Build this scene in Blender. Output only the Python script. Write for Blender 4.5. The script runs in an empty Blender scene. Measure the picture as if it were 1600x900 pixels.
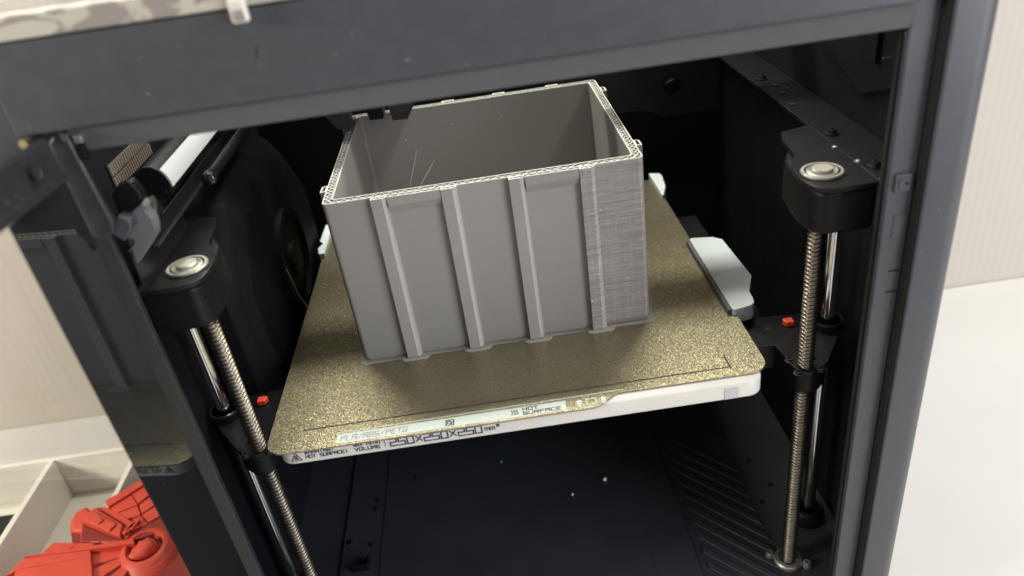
import bpy, bmesh, math, random
from mathutils import Vector, Matrix, Euler
random.seed(7)
S = bpy.context.scene
C = S.collection

# ------------------------------------------------------------------ camera
ROT = (1.0301006, 0.1275160, -0.0765602)
POS = Vector((0.0053810, -0.4299968, 0.2519170))
FPX = 1184.38                                    # focal length in pixels of a 1600 wide picture
cam = bpy.data.cameras.new('camera')
cam.sensor_width = 36.0
cam.lens = 36.0 * FPX / 1600.0
cam.clip_start = 0.01
cam.clip_end = 20.0
cam.dof.use_dof = True
cam.dof.focus_distance = 0.44
cam.dof.aperture_fstop = 6.5
co = bpy.data.objects.new('camera', cam)
co.location = POS
co.rotation_euler = ROT
C.objects.link(co)
S.camera = co
RM = Euler(ROT).to_matrix()

# ------------------------------------------------------------------ light
W = bpy.data.worlds.new('World'); S.world = W; W.use_nodes = True
W.node_tree.nodes['Background'].inputs[0].default_value = (1.0, 0.97, 0.94, 1)
W.node_tree.nodes['Background'].inputs[1].default_value = 0.38

def area(name, loc, target, sx, sy, power, col):
    l = bpy.data.lights.new(name, 'AREA'); l.shape = 'RECTANGLE'; l.size = sx; l.size_y = sy
    l.energy = power; l.color = col
    o = bpy.data.objects.new(name, l); C.objects.link(o); o.location = loc
    o.rotation_euler = (Vector(target) - Vector(loc)).to_track_quat('-Z', 'Y').to_euler()
    return o
area('ceiling_lamp', (0.95, -0.12, 1.55), (0.05, 0.0, 0.0), 0.30, 0.22, 23.0, (1.0, 0.97, 0.92))
area('window_light', (1.30, -1.15, 0.42), (0.0, -0.05, 0.05), 1.0, 1.3, 30.0, (0.93, 0.96, 1.0))
area('left_fill', (-1.25, -0.50, 0.50), (0.0, 0.15, 0.0), 0.4, 0.25, 20.0, (1.0, 0.94, 0.82))  # added fill that brightens the wall and tray left of the door
area('rear_sheen_light', (0.0, 0.185, 0.50), (0.0, -0.10, 0.0), 0.54, 0.06, 6.2, (1.0, 0.97, 0.90))  # added light behind the printer, gives the gold sheet its sheen
S.view_settings.view_transform = 'Standard'
S.view_settings.look = 'None'
S.view_settings.exposure = 0.18
S.view_settings.gamma = 1.0
S.cycles.max_bounces = 8
S.cycles.transparent_max_bounces = 12
S.cycles.caustics_reflective = False
S.cycles.sample_clamp_indirect = 6.0

# ------------------------------------------------------------------ materials
def nt(m): return m.node_tree.nodes, m.node_tree.links
def mat(name, col, rough=0.5, metal=0.0, spec=0.5, bump=None, var=None, dust=None, coat=0.0, aniso=None):
    """bump=(scale, strength, distance); var=(scale, amount); dust=(scale, threshold, amount)"""
    m = bpy.data.materials.new(name); m.use_nodes = True
    N, L = nt(m); b = N['Principled BSDF']
    b.inputs['Base Color'].default_value = (*col, 1)
    b.inputs['Roughness'].default_value = rough
    b.inputs['Metallic'].default_value = metal
    b.inputs['Specular IOR Level'].default_value = spec
    b.inputs['Coat Weight'].default_value = coat
    tc = N.new('ShaderNodeTexCoord')
    last = None
    if var:
        n = N.new('ShaderNodeTexNoise'); n.inputs['Scale'].default_value = var[0]; n.inputs['Detail'].default_value = 5
        L.new(tc.outputs['Object'], n.inputs['Vector'])
        r = N.new('ShaderNodeMapRange'); r.inputs[1].default_value = .3; r.inputs[2].default_value = .7
        r.inputs[3].default_value = 1 - var[1]; r.inputs[4].default_value = 1 + var[1]
        L.new(n.outputs['Fac'], r.inputs[0])
        x = N.new('ShaderNodeVectorMath'); x.operation = 'SCALE'; x.inputs[0].default_value = col
        L.new(r.outputs[0], x.inputs['Scale']); last = x.outputs[0]
        rr = N.new('ShaderNodeMapRange'); rr.inputs[1].default_value = .3; rr.inputs[2].default_value = .7
        rr.inputs[3].default_value = rough * .93; rr.inputs[4].default_value = min(1, rough * 1.07)
        L.new(n.outputs['Fac'], rr.inputs[0]); L.new(rr.outputs[0], b.inputs['Roughness'])
    if dust:
        v = N.new('ShaderNodeTexVoronoi'); v.inputs['Scale'].default_value = dust[0]
        L.new(tc.outputs['Object'], v.inputs['Vector'])
        lt = N.new('ShaderNodeMath'); lt.operation = 'LESS_THAN'; lt.inputs[1].default_value = dust[1]
        L.new(v.outputs['Distance'], lt.inputs[0])
        sx = N.new('ShaderNodeSeparateColor'); L.new(v.outputs['Color'], sx.inputs[0])
        gt = N.new('ShaderNodeMath'); gt.operation = 'GREATER_THAN'; gt.inputs[1].default_value = .55
        L.new(sx.outputs[0], gt.inputs[0])
        mu = N.new('ShaderNodeMath'); mu.operation = 'MULTIPLY'; L.new(lt.outputs[0], mu.inputs[0]); L.new(gt.outputs[0], mu.inputs[1])
        mm = N.new('ShaderNodeMath'); mm.operation = 'MULTIPLY'; mm.inputs[1].default_value = dust[2]; L.new(mu.outputs[0], mm.inputs[0])
        mx = N.new('ShaderNodeMixRGB'); mx.inputs[1].default_value = (*col, 1); mx.inputs[2].default_value = (.5, .5, .48, 1)
        if last: L.new(last, mx.inputs[1])
        L.new(mm.outputs[0], mx.inputs[0]); last = mx.outputs[0]
    if last: L.new(last, b.inputs['Base Color'])
    if bump:
        n = N.new('ShaderNodeTexNoise'); n.inputs['Scale'].default_value = bump[0]; n.inputs['Detail'].default_value = 3
        v = tc.outputs['Object']
        if aniso:
            mp = N.new('ShaderNodeMapping'); mp.inputs['Scale'].default_value = aniso; L.new(v, mp.inputs[0]); v = mp.outputs[0]
        L.new(v, n.inputs['Vector'])
        bp = N.new('ShaderNodeBump'); bp.inputs['Strength'].default_value = bump[1]; bp.inputs['Distance'].default_value = bump[2]
        L.new(n.outputs['Fac'], bp.inputs['Height']); L.new(bp.outputs[0], b.inputs['Normal'])
    return m

M = {}
M['frame'] = mat('gunmetal_powder_coat', (.056, .058, .067), .38, .25, .5, (1300, .22, .0003), (160, .05), (230, .04, .6))
M['lip'] = mat('beam_lip_lightened', (.070, .070, .076), .38, .1, .5, (1300, .2, .0003), (120, .05), (230, .04, .5))  # frame coat lightened to carry the table's reflection
M['frame_dark'] = mat('dark_powder_coat', (.020, .0205, .0225), .42, .2, .5, (900, .2, .0004), (120, .15), (240, .05, .6))
M['inside'] = mat('black_inner_panel', (.0055, .006, .008), .54, 0, .18, (700, .15, .0003), (60, .06), (300, .03, .25))
M['duct'] = mat('dull_black_duct', (.003, .003, .0038), .6, 0, .07, None, (40, .1))
M['floorp'] = mat('blue_black_floor_sheet', (.030, .032, .040), .40, 0, .5, (800, .15, .0003), (40, .10), (200, .035, .3))
M['black'] = mat('black_plastic', (.005, .005, .006), .42, 0, .16, (1200, .2, .0003), (90, .08), (300, .05, .45))
M['satin'] = mat('black_anodised_sheet', (.007, .007, .0085), .34, 0, .22, (1500, .12, .0002), (120, .08), (260, .05, .6))
M['glossblack'] = mat('glossy_black_tube', (.006, .006, .007), .16, 0, .6)
M['scuff'] = mat('pale_scuff', (.22, .22, .22), .6)
M['gasket'] = mat('black_rubber', (.008, .008, .009), .7, 0, .25)
M['grey_block'] = mat('slate_grey_plastic', (.10, .103, .108), .5, 0, .4, None, (90, .06), (320, .05, .3))
M['steel'] = mat('ground_steel', (.62, .62, .64), .16, 1.0, .5, None, (300, .05))
M['screwsteel'] = mat('oiled_thread_steel', (.235, .212, .175), .36, 1.0, .5, None, (250, .22))
M['bearing'] = mat('bearing_steel', (.44, .43, .38), .42, .9, .5, None, (200, .1))
M['bolt'] = mat('blackened_bolt', (.03, .03, .032), .35, .7, .5)
M['cast'] = mat('grey_cast_nut', (.35, .34, .31), .45, .8, .5, (600, .4, .0005), (200, .25))
M['white'] = mat('white_painted_aluminium', (.54, .52, .48), .38, 0, .5, None, (40, .03))
M['clipwhite'] = mat('bluish_white_plastic', (.60, .66, .66), .3, 0, .5, None, (60, .05))
M['knob'] = mat('pale_nylon', (.26, .26, .26), .5, 0, .4)
M['diffuser'] = mat('frosted_white_diffuser', (.36, .38, .39), .4, 0, .5)
M['red'] = mat('red_cap', (.65, .06, .03), .4, 0, .5)
M['tan'] = mat('tan_mesh', (.16, .14, .115), .6, 0, .3)
M['brass'] = mat('brass_screw', (.75, .60, .32), .3, 1.0)
M['navy'] = mat('navy_print', (.045, .048, .085), .5, 0, .3)
M['inkgrey'] = mat('grey_print', (.22, .235, .235), .5, 0, .3)
M['inkdark'] = mat('dark_print', (.045, .042, .036), .5, 0, .3)
M['inkmid'] = mat('umber_etched_line', (.06, .05, .042), .55, 0, .2)
M['mint'] = mat('pale_mint_print', (.54, .60, .56), .5, 0, .3, (1800, .5, .0003), (900, .06))
M['sticker'] = mat('grey_sticker', (.40, .40, .42), .5, 0, .4)
M['table'] = mat('white_tabletop', (.47, .462, .445), .45, 0, .4, None, (12, .02))
M['tray'] = mat('cream_tray', (.62, .60, .54), .5, 0, .35, None, (30, .03))
M['pouch'] = mat('black_cloth', (.02, .02, .02), .85, 0, .2, (900, .5, .0006))
M['cable'] = mat('grey_cable', (.45, .45, .45), .5)
M['redkit'] = mat('matt_red_print', (.53, .055, .030), .5, 0, .4, (60, .25, .002), (60, .08), aniso=(1, 1, 12))
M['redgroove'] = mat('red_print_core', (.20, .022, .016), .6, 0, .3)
M['brim'] = mat('thin_grey_brim', (.23, .22, .205), .35, 0, .5)
M['crumb'] = mat('pale_crumb', (.7, .68, .6), .5)
M['bluebit'] = mat('blue_crumb', (.10, .16, .42), .4)
M['thread'] = mat('fine_grey_strand', (.42, .42, .41), .35, 0, .5)
M['lidtab'] = mat('milky_tab', (.52, .50, .45), .35, 0, .5)
M['lidglass'] = mat('frosted_lid_top', (.50, .53, .55), .25, 0, .5, None, (25, .08))

def mix_two_tone():
    m = bpy.data.materials.new('mottled_beige_rim'); m.use_nodes = True; N, L = nt(m); b = N['Principled BSDF']
    tc = N.new('ShaderNodeTexCoord'); mp = N.new('ShaderNodeMapping'); mp.inputs['Scale'].default_value = (1, 1, 1.6)
    n = N.new('ShaderNodeTexNoise'); n.inputs['Scale'].default_value = 75; n.inputs['Detail'].default_value = 2.5; n.inputs['Distortion'].default_value = .6  # two-tone mottling from noise
    L.new(tc.outputs['Object'], mp.inputs[0]); L.new(mp.outputs[0], n.inputs[0])
    r = N.new('ShaderNodeValToRGB'); r.color_ramp.elements[0].position = .47; r.color_ramp.elements[0].color = (.21, .185, .165, 1)
    r.color_ramp.elements[1].position = .53; r.color_ramp.elements[1].color = (.37, .345, .29, 1)
    L.new(n.outputs['Fac'], r.inputs[0]); L.new(r.outputs[0], b.inputs['Base Color']); b.inputs['Roughness'].default_value = .45
    return m
M['lidrim'] = mix_two_tone()

def print_plastic(name, col, rough_band):
    """grey printed plastic: horizontal layer lines as fine relief; rough_band adds ragged layers and painted highlight streaks"""
    m = bpy.data.materials.new(name); m.use_nodes = True; N, L = nt(m); b = N['Principled BSDF']
    b.inputs['Roughness'].default_value = .31 if not rough_band else .21
    b.inputs['Specular IOR Level'].default_value = .5
    tc = N.new('ShaderNodeTexCoord')
    def noise(scale, sc3, detail=3):
        mp = N.new('ShaderNodeMapping'); mp.inputs['Scale'].default_value = sc3
        n = N.new('ShaderNodeTexNoise'); n.inputs['Scale'].default_value = scale; n.inputs['Detail'].default_value = detail
        L.new(tc.outputs['Object'], mp.inputs[0]); L.new(mp.outputs[0], n.inputs[0]); return n.outputs['Fac']
    layer = noise(100, (.06, .06, 24), 2)
    c = N.new('ShaderNodeMapRange'); c.inputs[1].default_value = .3; c.inputs[2].default_value = .7
    c.inputs[3].default_value = .985; c.inputs[4].default_value = 1.015; L.new(layer, c.inputs[0])
    sc = N.new('ShaderNodeVectorMath'); sc.operation = 'SCALE'; sc.inputs[0].default_value = col
    L.new(c.outputs[0], sc.inputs['Scale']); L.new(sc.outputs[0], b.inputs['Base Color'])
    bp = N.new('ShaderNodeBump'); bp.inputs['Strength'].default_value = 1.0
    wv = N.new('ShaderNodeTexWave'); wv.wave_type = 'BANDS'; wv.bands_direction = 'Z'; wv.inputs['Scale'].default_value = 700     # printed layers, 0.45 mm
    wv.inputs['Distortion'].default_value = .8; wv.inputs['Detail'].default_value = 1; wv.inputs['Detail Scale'].default_value = .05
    L.new(tc.outputs['Object'], wv.inputs[0])
    h = wv.outputs['Fac']
    if rough_band:
        a = noise(100, (.30, .30, 8), 4); d = noise(100, (4, 4, .10), 1); g = noise(800, (.5, .5, 2.6), 2)
        def mth(op, x, y):
            q = N.new('ShaderNodeMath'); q.operation = op
            L.new(x, q.inputs[0])
            if isinstance(y, float): q.inputs[1].default_value = y
            else: L.new(y, q.inputs[1])
            return q.outputs[0]
        h = mth('ADD', mth('MULTIPLY', h, mth('MULTIPLY', a, 1.6)), mth('ADD', mth('MULTIPLY', a, 3.0), mth('ADD', mth('MULTIPLY', d, 1.6), mth('MULTIPLY', g, 1.8))))
        c.inputs[3].default_value = .90; c.inputs[4].default_value = 1.75; L.new(a, c.inputs[0])  # highlight streaks of the ragged layers painted into the colour
        bp.inputs['Distance'].default_value = .00030
    else:
        bp.inputs['Distance'].default_value = .00007
    L.new(h, bp.inputs['Height'])
    L.new(bp.outputs[0], b.inputs['Normal'])
    return m
GREY = (.285, .268, .254)
M['print'] = print_plastic('grey_printed_plastic', GREY, False)
M['printrough'] = print_plastic('ragged_plastic_painted_glints', GREY, True)
M['rim'] = mat('pale_print_layer', (.47, .475, .435), .38, 0, .5, None, (900, .06))
M['infill'] = mat('pale_infill_line', (.46, .465, .43), .38, 0, .5, None, (700, .08))

def gold():
    m = bpy.data.materials.new('gold_textured_sheet'); m.use_nodes = True; N, L = nt(m); b = N['Principled BSDF']
    tc = N.new('ShaderNodeTexCoord')
    v = N.new('ShaderNodeTexVoronoi'); v.inputs['Scale'].default_value = 2300; v.inputs['Randomness'].default_value = 1
    L.new(tc.outputs['Object'], v.inputs['Vector'])
    s = N.new('ShaderNodeVectorMath'); s.operation = 'SUBTRACT'; s.inputs[1].default_value = (.5, .5, .5); L.new(v.outputs['Color'], s.inputs[0])
    k = N.new('ShaderNodeVectorMath'); k.operation = 'SCALE'; k.inputs['Scale'].default_value = .22; L.new(s.outputs[0], k.inputs[0])
    g = N.new('ShaderNodeNewGeometry')
    a = N.new('ShaderNodeVectorMath'); a.operation = 'ADD'; L.new(g.outputs['Normal'], a.inputs[0]); L.new(k.outputs[0], a.inputs[1])
    nn = N.new('ShaderNodeVectorMath'); nn.operation = 'NORMALIZE'; L.new(a.outputs[0], nn.inputs[0])
    L.new(nn.outputs[0], b.inputs['Normal'])
    n2 = N.new('ShaderNodeTexNoise'); n2.inputs['Scale'].default_value = 2200; n2.inputs['Detail'].default_value = 2
    L.new(tc.outputs['Object'], n2.inputs['Vector'])
    r = N.new('ShaderNodeValToRGB'); r.color_ramp.elements[0].position = .35; r.color_ramp.elements[0].color = (.165, .146, .094, 1)
    r.color_ramp.elements[1].position = .65; r.color_ramp.elements[1].color = (.385, .352, .228, 1)
    L.new(n2.outputs['Fac'], r.inputs[0]); L.new(r.outputs[0], b.inputs['Base Color'])
    b.inputs['Metallic'].default_value = .88; b.inputs['Roughness'].default_value = .39
    return m
M['gold'] = gold()
M['sheetedge'] = mat('sheet_edge_steel', (.28, .23, .19), .4, .9)

def glass():
    m = bpy.data.materials.new('clear_door_glass'); m.use_nodes = True; N, L = nt(m)
    N.remove(N['Principled BSDF']); out = N['Material Output']
    t = N.new('ShaderNodeBsdfTransparent'); t.inputs[0].default_value = (.95, .95, .93, 1)
    g = N.new('ShaderNodeBsdfGlossy'); g.inputs['Roughness'].default_value = .01
    f = N.new('ShaderNodeFresnel'); ge = N.new('ShaderNodeNewGeometry'); io = N.new('ShaderNodeMapRange')
    io.inputs[3].default_value = 1.5; io.inputs[4].default_value = 1 / 1.5        # same reflectance entering and leaving the thin pane
    L.new(ge.outputs['Backfacing'], io.inputs[0]); L.new(io.outputs[0], f.inputs[0])
    x = N.new('ShaderNodeMixShader'); L.new(f.outputs[0], x.inputs[0]); L.new(t.outputs[0], x.inputs[1]); L.new(g.outputs[0], x.inputs[2])
    L.new(x.outputs[0], out.inputs[0]); return m
M['glass'] = glass()
M['border'] = mat('black_printed_glass', (.010, .010, .011), .03, 0, .72, None, None, (170, .03, .35))

def wallpaper():
    m = bpy.data.materials.new('cream_ribbed_wallpaper'); m.use_nodes = True; N, L = nt(m); b = N['Principled BSDF']
    tc = N.new('ShaderNodeTexCoord'); w = N.new('ShaderNodeTexWave'); w.wave_type = 'BANDS'; w.bands_direction = 'X'
    w.inputs['Scale'].default_value = 38; w.inputs['Distortion'].default_value = 1.6; w.inputs['Detail'].default_value = 2; w.inputs['Detail Scale'].default_value = .6
    mp = N.new('ShaderNodeMapping'); mp.inputs['Scale'].default_value = (1, 1, .12)
    L.new(tc.outputs['Object'], mp.inputs[0]); L.new(mp.outputs[0], w.inputs[0])
    bp = N.new('ShaderNodeBump'); bp.inputs['Strength'].default_value = .07; bp.inputs['Distance'].default_value = .002
    L.new(w.outputs['Fac'], bp.inputs['Height']); L.new(bp.outputs[0], b.inputs['Normal'])
    b.inputs['Base Color'].default_value = (.455, .418, .374, 1); b.inputs['Roughness'].default_value = .8
    return m
M['wall'] = wallpaper()

# ------------------------------------------------------------------ mesh helpers
def rrect(x0, x1, y0, y1, r, n=5):
    p = []
    for cx, cy, a0 in ((x1 - r, y1 - r, 0), (x0 + r, y1 - r, 90), (x0 + r, y0 + r, 180), (x1 - r, y0 + r, 270)):
        for i in range(n + 1):
            a = math.radians(a0 + 90 * i / n); p.append((cx + r * math.cos(a), cy + r * math.sin(a)))
    return p

class MB:
    def __init__(s): s.bm = bmesh.new()
    def box(s, x0, x1, y0, y1, z0, z1):
        v = [s.bm.verts.new((x, y, z)) for x in (x0, x1) for y in (y0, y1) for z in (z0, z1)]
        for f in ((0, 1, 3, 2), (4, 6, 7, 5), (0, 4, 5, 1), (2, 3, 7, 6), (0, 2, 6, 4), (1, 5, 7, 3)): s.bm.faces.new([v[i] for i in f])
        return s
    def prism(s, poly, a, b, axis='z', top=None):
        """poly in the two other axes (xy for z, yz for x, xz for y); top: optional different polygon at b"""
        def mk(q, t):
            return (q[0], q[1], t) if axis == 'z' else ((t, q[0], q[1]) if axis == 'x' else (q[0], t, q[1]))
        lo = [s.bm.verts.new(mk(q, a)) for q in poly]; hi = [s.bm.verts.new(mk(q, b)) for q in (top or poly)]
        n = len(poly)
        for i in range(n): s.bm.faces.new((lo[i], lo[(i + 1) % n], hi[(i + 1) % n], hi[i]))
        s.bm.faces.new(lo[::-1]); s.bm.faces.new(hi); return s
    def loops(s, rings, close=False, cap0=False, cap1=False):
        vs = [[s.bm.verts.new(p) for p in r] for r in rings]; n = len(vs[0])
        for a, b in zip(vs[:-1], vs[1:]):
            for i in range(n): s.bm.faces.new((a[i], a[(i + 1) % n], b[(i + 1) % n], b[i]))
        if cap0: s.bm.faces.new(vs[0][::-1])
        if cap1: s.bm.faces.new(vs[-1])
        return s
    def lathe(s, prof, c, axis='z', n=32):
        """prof: list of (radius, offset along axis); first and last are capped"""
        rings = []
        for r, h in prof:
            ring = []
            for i in range(n):
                a = 2 * math.pi * i / n; u, w = r * math.cos(a), r * math.sin(a)
                ring.append((c[0] + u, c[1] + w, c[2] + h) if axis == 'z' else ((c[0] + h, c[1] + u, c[2] + w) if axis == 'x' else (c[0] + u, c[1] + h, c[2] + w)))
            rings.append(ring)
        return s.loops(rings, cap0=True, cap1=True)
    def cyl(s, c, r, h, axis='z', n=24): return s.lathe([(r, 0), (r, h)], c, axis, n)
    def tube(s, pts, r, n=8):
        pts = [Vector(p) for p in pts]; rings = []
        for i, p in enumerate(pts):
            d = (pts[min(i + 1, len(pts) - 1)] - pts[max(i - 1, 0)]).normalized()
            u = d.orthogonal().normalized() if i == 0 else (u - d * u.dot(d)).normalized()
            w = d.cross(u)
            rings.append([p + (u * math.cos(2 * math.pi * k / n) + w * math.sin(2 * math.pi * k / n)) * r for k in range(n)])
        return s.loops(rings, cap0=True, cap1=True)
    def strokes(s, lines, o, u, v, n, t, d, j0=0):
        """flat bars of width t and height d along 2-D polylines laid on the plane o + x*u + y*v"""
        o, u, v, n = Vector(o), Vector(u), Vector(v), Vector(n); j = j0
        for ln in lines:
            for a, b in zip(ln[:-1], ln[1:]):
                A = o + u * a[0] + v * a[1]; B = o + u * b[0] + v * b[1]
                e = B - A
                if e.length < 1e-9: continue
                e = e.normalized(); w = n.cross(e).normalized() * (t / 2); A2 = A - e * t * .5; B2 = B + e * t * .5
                h = n * (d + (j % 5) * .00002); j += 1
                q = [A2 - w, B2 - w, B2 + w, A2 + w]
                lo = [s.bm.verts.new(p) for p in q]; hi = [s.bm.verts.new(p + h) for p in q]
                for i in range(4): s.bm.faces.new((lo[i], lo[(i + 1) % 4], hi[(i + 1) % 4], hi[i]))
                s.bm.faces.new(hi); s.bm.faces.new(lo[::-1])
        return s
    def build(s, name, m, parent=None, bevel=0, seg=2, smooth=False, angle=40):
        bmesh.ops.recalc_face_normals(s.bm, faces=s.bm.faces[:])
        me = bpy.data.meshes.new(name); s.bm.to_mesh(me); s.bm.free(); me.materials.append(M[m])
        o = bpy.data.objects.new(name, me); C.objects.link(o)
        if smooth or bevel:
            for f in me.polygons: f.use_smooth = True
            me.set_sharp_from_angle(angle=math.radians(angle)) if not bevel else None
        if bevel:
            md = o.modifiers.new('edge', 'BEVEL'); md.width = bevel; md.segments = seg; md.limit_method = 'ANGLE'
            md.angle_limit = math.radians(angle); md.harden_normals = True
        if parent is not None:
            o.parent = parent
            o.matrix_parent_inverse = Matrix.Translation(-parent.location) if parent.type == 'EMPTY' else Matrix.Identity(4)
        return o

def thing(name, label, cat, loc, group=None):
    o = bpy.data.objects.new(name, None); C.objects.link(o); o.location = loc; o.empty_display_size = .02
    o['label'] = label; o['category'] = cat
    if group: o['group'] = group
    return o
def tag(o, label, cat, group=None):
    o['label'] = label; o['category'] = cat
    if group: o['group'] = group
    return o
def copy_part(o, delta, parent=None):
    """copy of a part (and its sub-parts) shifted by delta, sharing meshes"""
    c = o.copy(); C.objects.link(c); c.location = o.location + Vector(delta)
    if parent is not None: c.parent = parent
    for ch in [k for k in o.children]:
        d = ch.copy(); C.objects.link(d); d.parent = c
    return c

G = {'A': [[(0,0),(0,6),(4,6),(4,0)],[(0,3),(4,3)]], 'B': [[(0,0),(0,6),(4,6),(4,0),(0,0)],[(0,3),(4,3)]], 'C': [[(4,6),(0,6),(0,0),(4,0)]],
 'E': [[(4,6),(0,6),(0,0),(4,0)],[(0,3),(3.4,3)]], 'F': [[(4,6),(0,6),(0,0)],[(0,3),(3.4,3)]], 'G': [[(4,6),(0,6),(0,0),(4,0),(4,3),(2,3)]],
 'H': [[(0,0),(0,6)],[(4,0),(4,6)],[(0,3),(4,3)]], 'I': [[(2,0),(2,6)]], 'L': [[(0,6),(0,0),(4,0)]], 'M': [[(0,0),(0,6),(2,3),(4,6),(4,0)]],
 'N': [[(0,0),(0,6),(4,0),(4,6)]], 'O': [[(0,0),(0,6),(4,6),(4,0),(0,0)]], '0': [[(0,0),(0,6),(4,6),(4,0),(0,0)]], 'P': [[(0,0),(0,6),(4,6),(4,3),(0,3)]],
 'R': [[(0,0),(0,6),(4,6),(4,3),(0,3)],[(2,3),(4,0)]], 'S': [[(4,6),(0,6),(0,3),(4,3),(4,0),(0,0)]], '5': [[(4,6),(0,6),(0,3),(4,3),(4,0),(0,0)]],
 'T': [[(0,6),(4,6)],[(2,6),(2,0)]], 'U': [[(0,6),(0,0),(4,0),(4,6)]], 'V': [[(0,6),(2,0),(4,6)]], 'W': [[(0,6),(1,0),(2,4),(3,0),(4,6)]],
 'X': [[(.4,1),(3.6,5)],[(.4,5),(3.6,1)]], '2': [[(0,6),(4,6),(4,3),(0,3),(0,0),(4,0)]], '/': [[(0,0),(4,6)]], '!': [[(2,6),(2,2)],[(2,.7),(2,0)]],
 'm': [[(0,0),(0,4),(4,4),(4,0)],[(2,4),(2,0)]], '3': [[(1,4),(3,4),(3,7),(1,7)],[(1,5.5),(3,5.5)]], '|': [[(2,-1),(2,7)]], ' ': []}
def text(s, o, u, v, n, w, h, gap, t, d, slant=0):
    """returns stroke polylines of s in metres (x along u, y along v)"""
    out = []; x = 0
    for ch in s:
        for ln in G[ch]: out.append([(x + q[0] / 4 * w + slant * q[1] / 6 * h, q[1] / 6 * h) for q in ln])
        x += w + gap
    return out

# ================================================================== setting
X0, X1, Y0, Y1, H = -.0857, .0828, -.0647, .0845, .1008      # printed box
t = MB().box(-1.6, 1.6, -.62, .2025, -.24, -.2).build('table', 'table', None, .002)
tag(t, 'broad white tabletop that the black printer stands on', 'table')
w = MB().box(-2.2, 2.2, .203, .26, -.8, 1.9).build('wall', 'wall'); w['kind'] = 'structure'
tag(w, 'cream wall with fine upright ribs behind the printer', 'wall'); 

# ================================================================== printer shell
PR = thing('printer', 'black enclosed desktop 3D printer with its glass door swung open', 'printer', (.007, 0, -.2))
# upper front beam: front face, chamfered lower lip
tb = MB().prism([(-.155, .2132), (-.155, .1812), (-.125, .1812), (-.125, .2132)], -.163, .1668, 'x').build('top_beam', 'frame', PR, .0012, 3)
MB().prism([(-.1522, .1810), (-.1496, .1712), (-.125, .1712), (-.125, .1810)], -.1495, .1668, 'x').build('beam_lip', 'lip', tb, .0008)
for x, z, dx, dz in ((-.0200, .1880, .0016, .0003), (-.0710, .1965, .0011, .0034), (.0010, .1835, .0006, .0001), (.0900, .1935, .0022, .0004), (-.1120, .1900, .0008, -.0005), (.1260, .2020, .0010, .0007)):
    MB().strokes([[(0, 0), (dx * .5, dz * .35), (dx, dz)]], (x, -.15505, z), (1, 0, 0), (0, 0, 1), (0, -1, 0), .00028, .00005).build('scuff', 'scuff' if x > -.07 or x < -.1 else 'gasket', tb)
# right column, inner flange and gasket
MB().prism([(.1668, -.149), (.1780, -.149), (.1780, -.1455), (.1668, -.1455)], -.2, .2132).build('door_flange', 'frame', PR, .0006)
MB().prism([(.1652, -.1462), (.1666, -.1462), (.1666, -.1440), (.1652, -.1440)], -.165, .1708).build('gasket', 'gasket', PR, .0004)
MB().prism([(.1782, -.1535), (.1793, -.1535), (.1793, -.144), (.1782, -.144)], -.199, .2130).build('gasket', 'gasket', PR)
colp = [(.1795, -.155), (.1905, -.155)] + [(.1905 + .009 * math.sin(math.radians(a)), -.146 - .009 * math.cos(math.radians(a))) for a in range(10, 91, 10)] + [(.1995, .19), (.196, .19), (.196, -.1435), (.1795, -.1435)]
MB().prism(colp, -.2, .2132).build('side_panel', 'frame', PR, .0008)
# left column behind the door
MB().prism([(-.1795, -.154), (-.1600, -.154), (-.1600, -.1435), (-.176, -.1435), (-.176, .19), (-.1795, .19)], -.2, .2132).build('side_panel', 'frame', PR, .0008)
MB().prism([(-.1598, -.149), (-.1495, -.149), (-.1495, -.1455), (-.1598, -.1455)], -.2, .1708).build('door_flange', 'frame_dark', PR, .0006)  # darker coat stands in for the shade on this flange
MB().box(-.1494, .1666, -.149, -.1440, -.2, -.166).build('bottom_beam', 'frame', PR, .001)
# catch plate on the right flange
c = MB().prism([(.1690, .1035), (.1762, .1035), (.1762, .1118), (.1690, .1118)], -.1491, -.1502, 'y').build('door_catch', 'frame', PR, .0008)
MB().prism([(.1706, .1052), (.1748, .1052), (.1748, .1101), (.1706, .1101)], -.1503, -.1506, 'y').build('catch_pad', 'frame', c, .0005)
MB().cyl((.1737, -.1506, .1077), .0007, -.0003, 'y', 10).build('pin_hole', 'gasket', c)
MB().prism([(.1712, .0815), (.1766, .0815), (.1766, .0925), (.1712, .0925)], -.1491, -.1494, 'y').build('flange_label', 'frame', PR, .0003)
for z in (.0645, .0535):
    MB().box(.1722, .1774, -.1494, -.1491, z, z + .0005).build('flange_notch', 'gasket', PR)
# inner walls, floor
MB().box(.1955, .1958, -.143, .165, -.165, .2).build('inner_side_panel', 'inside', PR)
MB().box(-.1757, -.1754, -.143, .165, -.165, .2).build('inner_side_panel', 'inside', PR)
bw = MB().box(-.1754, .1955, .165, .169, -.165, .196).build('back_wall', 'inside', PR)
MB().prism([(.1955, .19), (.06, .19), (.06, .050), (.132, .0465), (.150, .0385), (.1955, .0385)], .1649, .1622, 'y').build('raised_panel', 'frame_dark', bw, .0012)  # paler coat stands in for light falling on the back wall
MB().lathe([(.0062, 0), (.0062, -.006), (.0052, -.0075), (.0020, -.0078)], (.1545, .1621, .0655), 'y', 28).build('round_plug', 'black', bw, smooth=True)
fl = MB().box(-.1754, .1955, -.1435, .165, -.172, -.165).build('floor_panel', 'floorp', PR)
MB().box(-.140, .098, -.122, .120, -.1649, -.1634).build('floor_cover', 'floorp', fl, .0005)
MB().box(-.112, .070, -.122, .100, -.1633, -.1629).build('floor_pad', 'floorp', fl, .0003)
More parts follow.
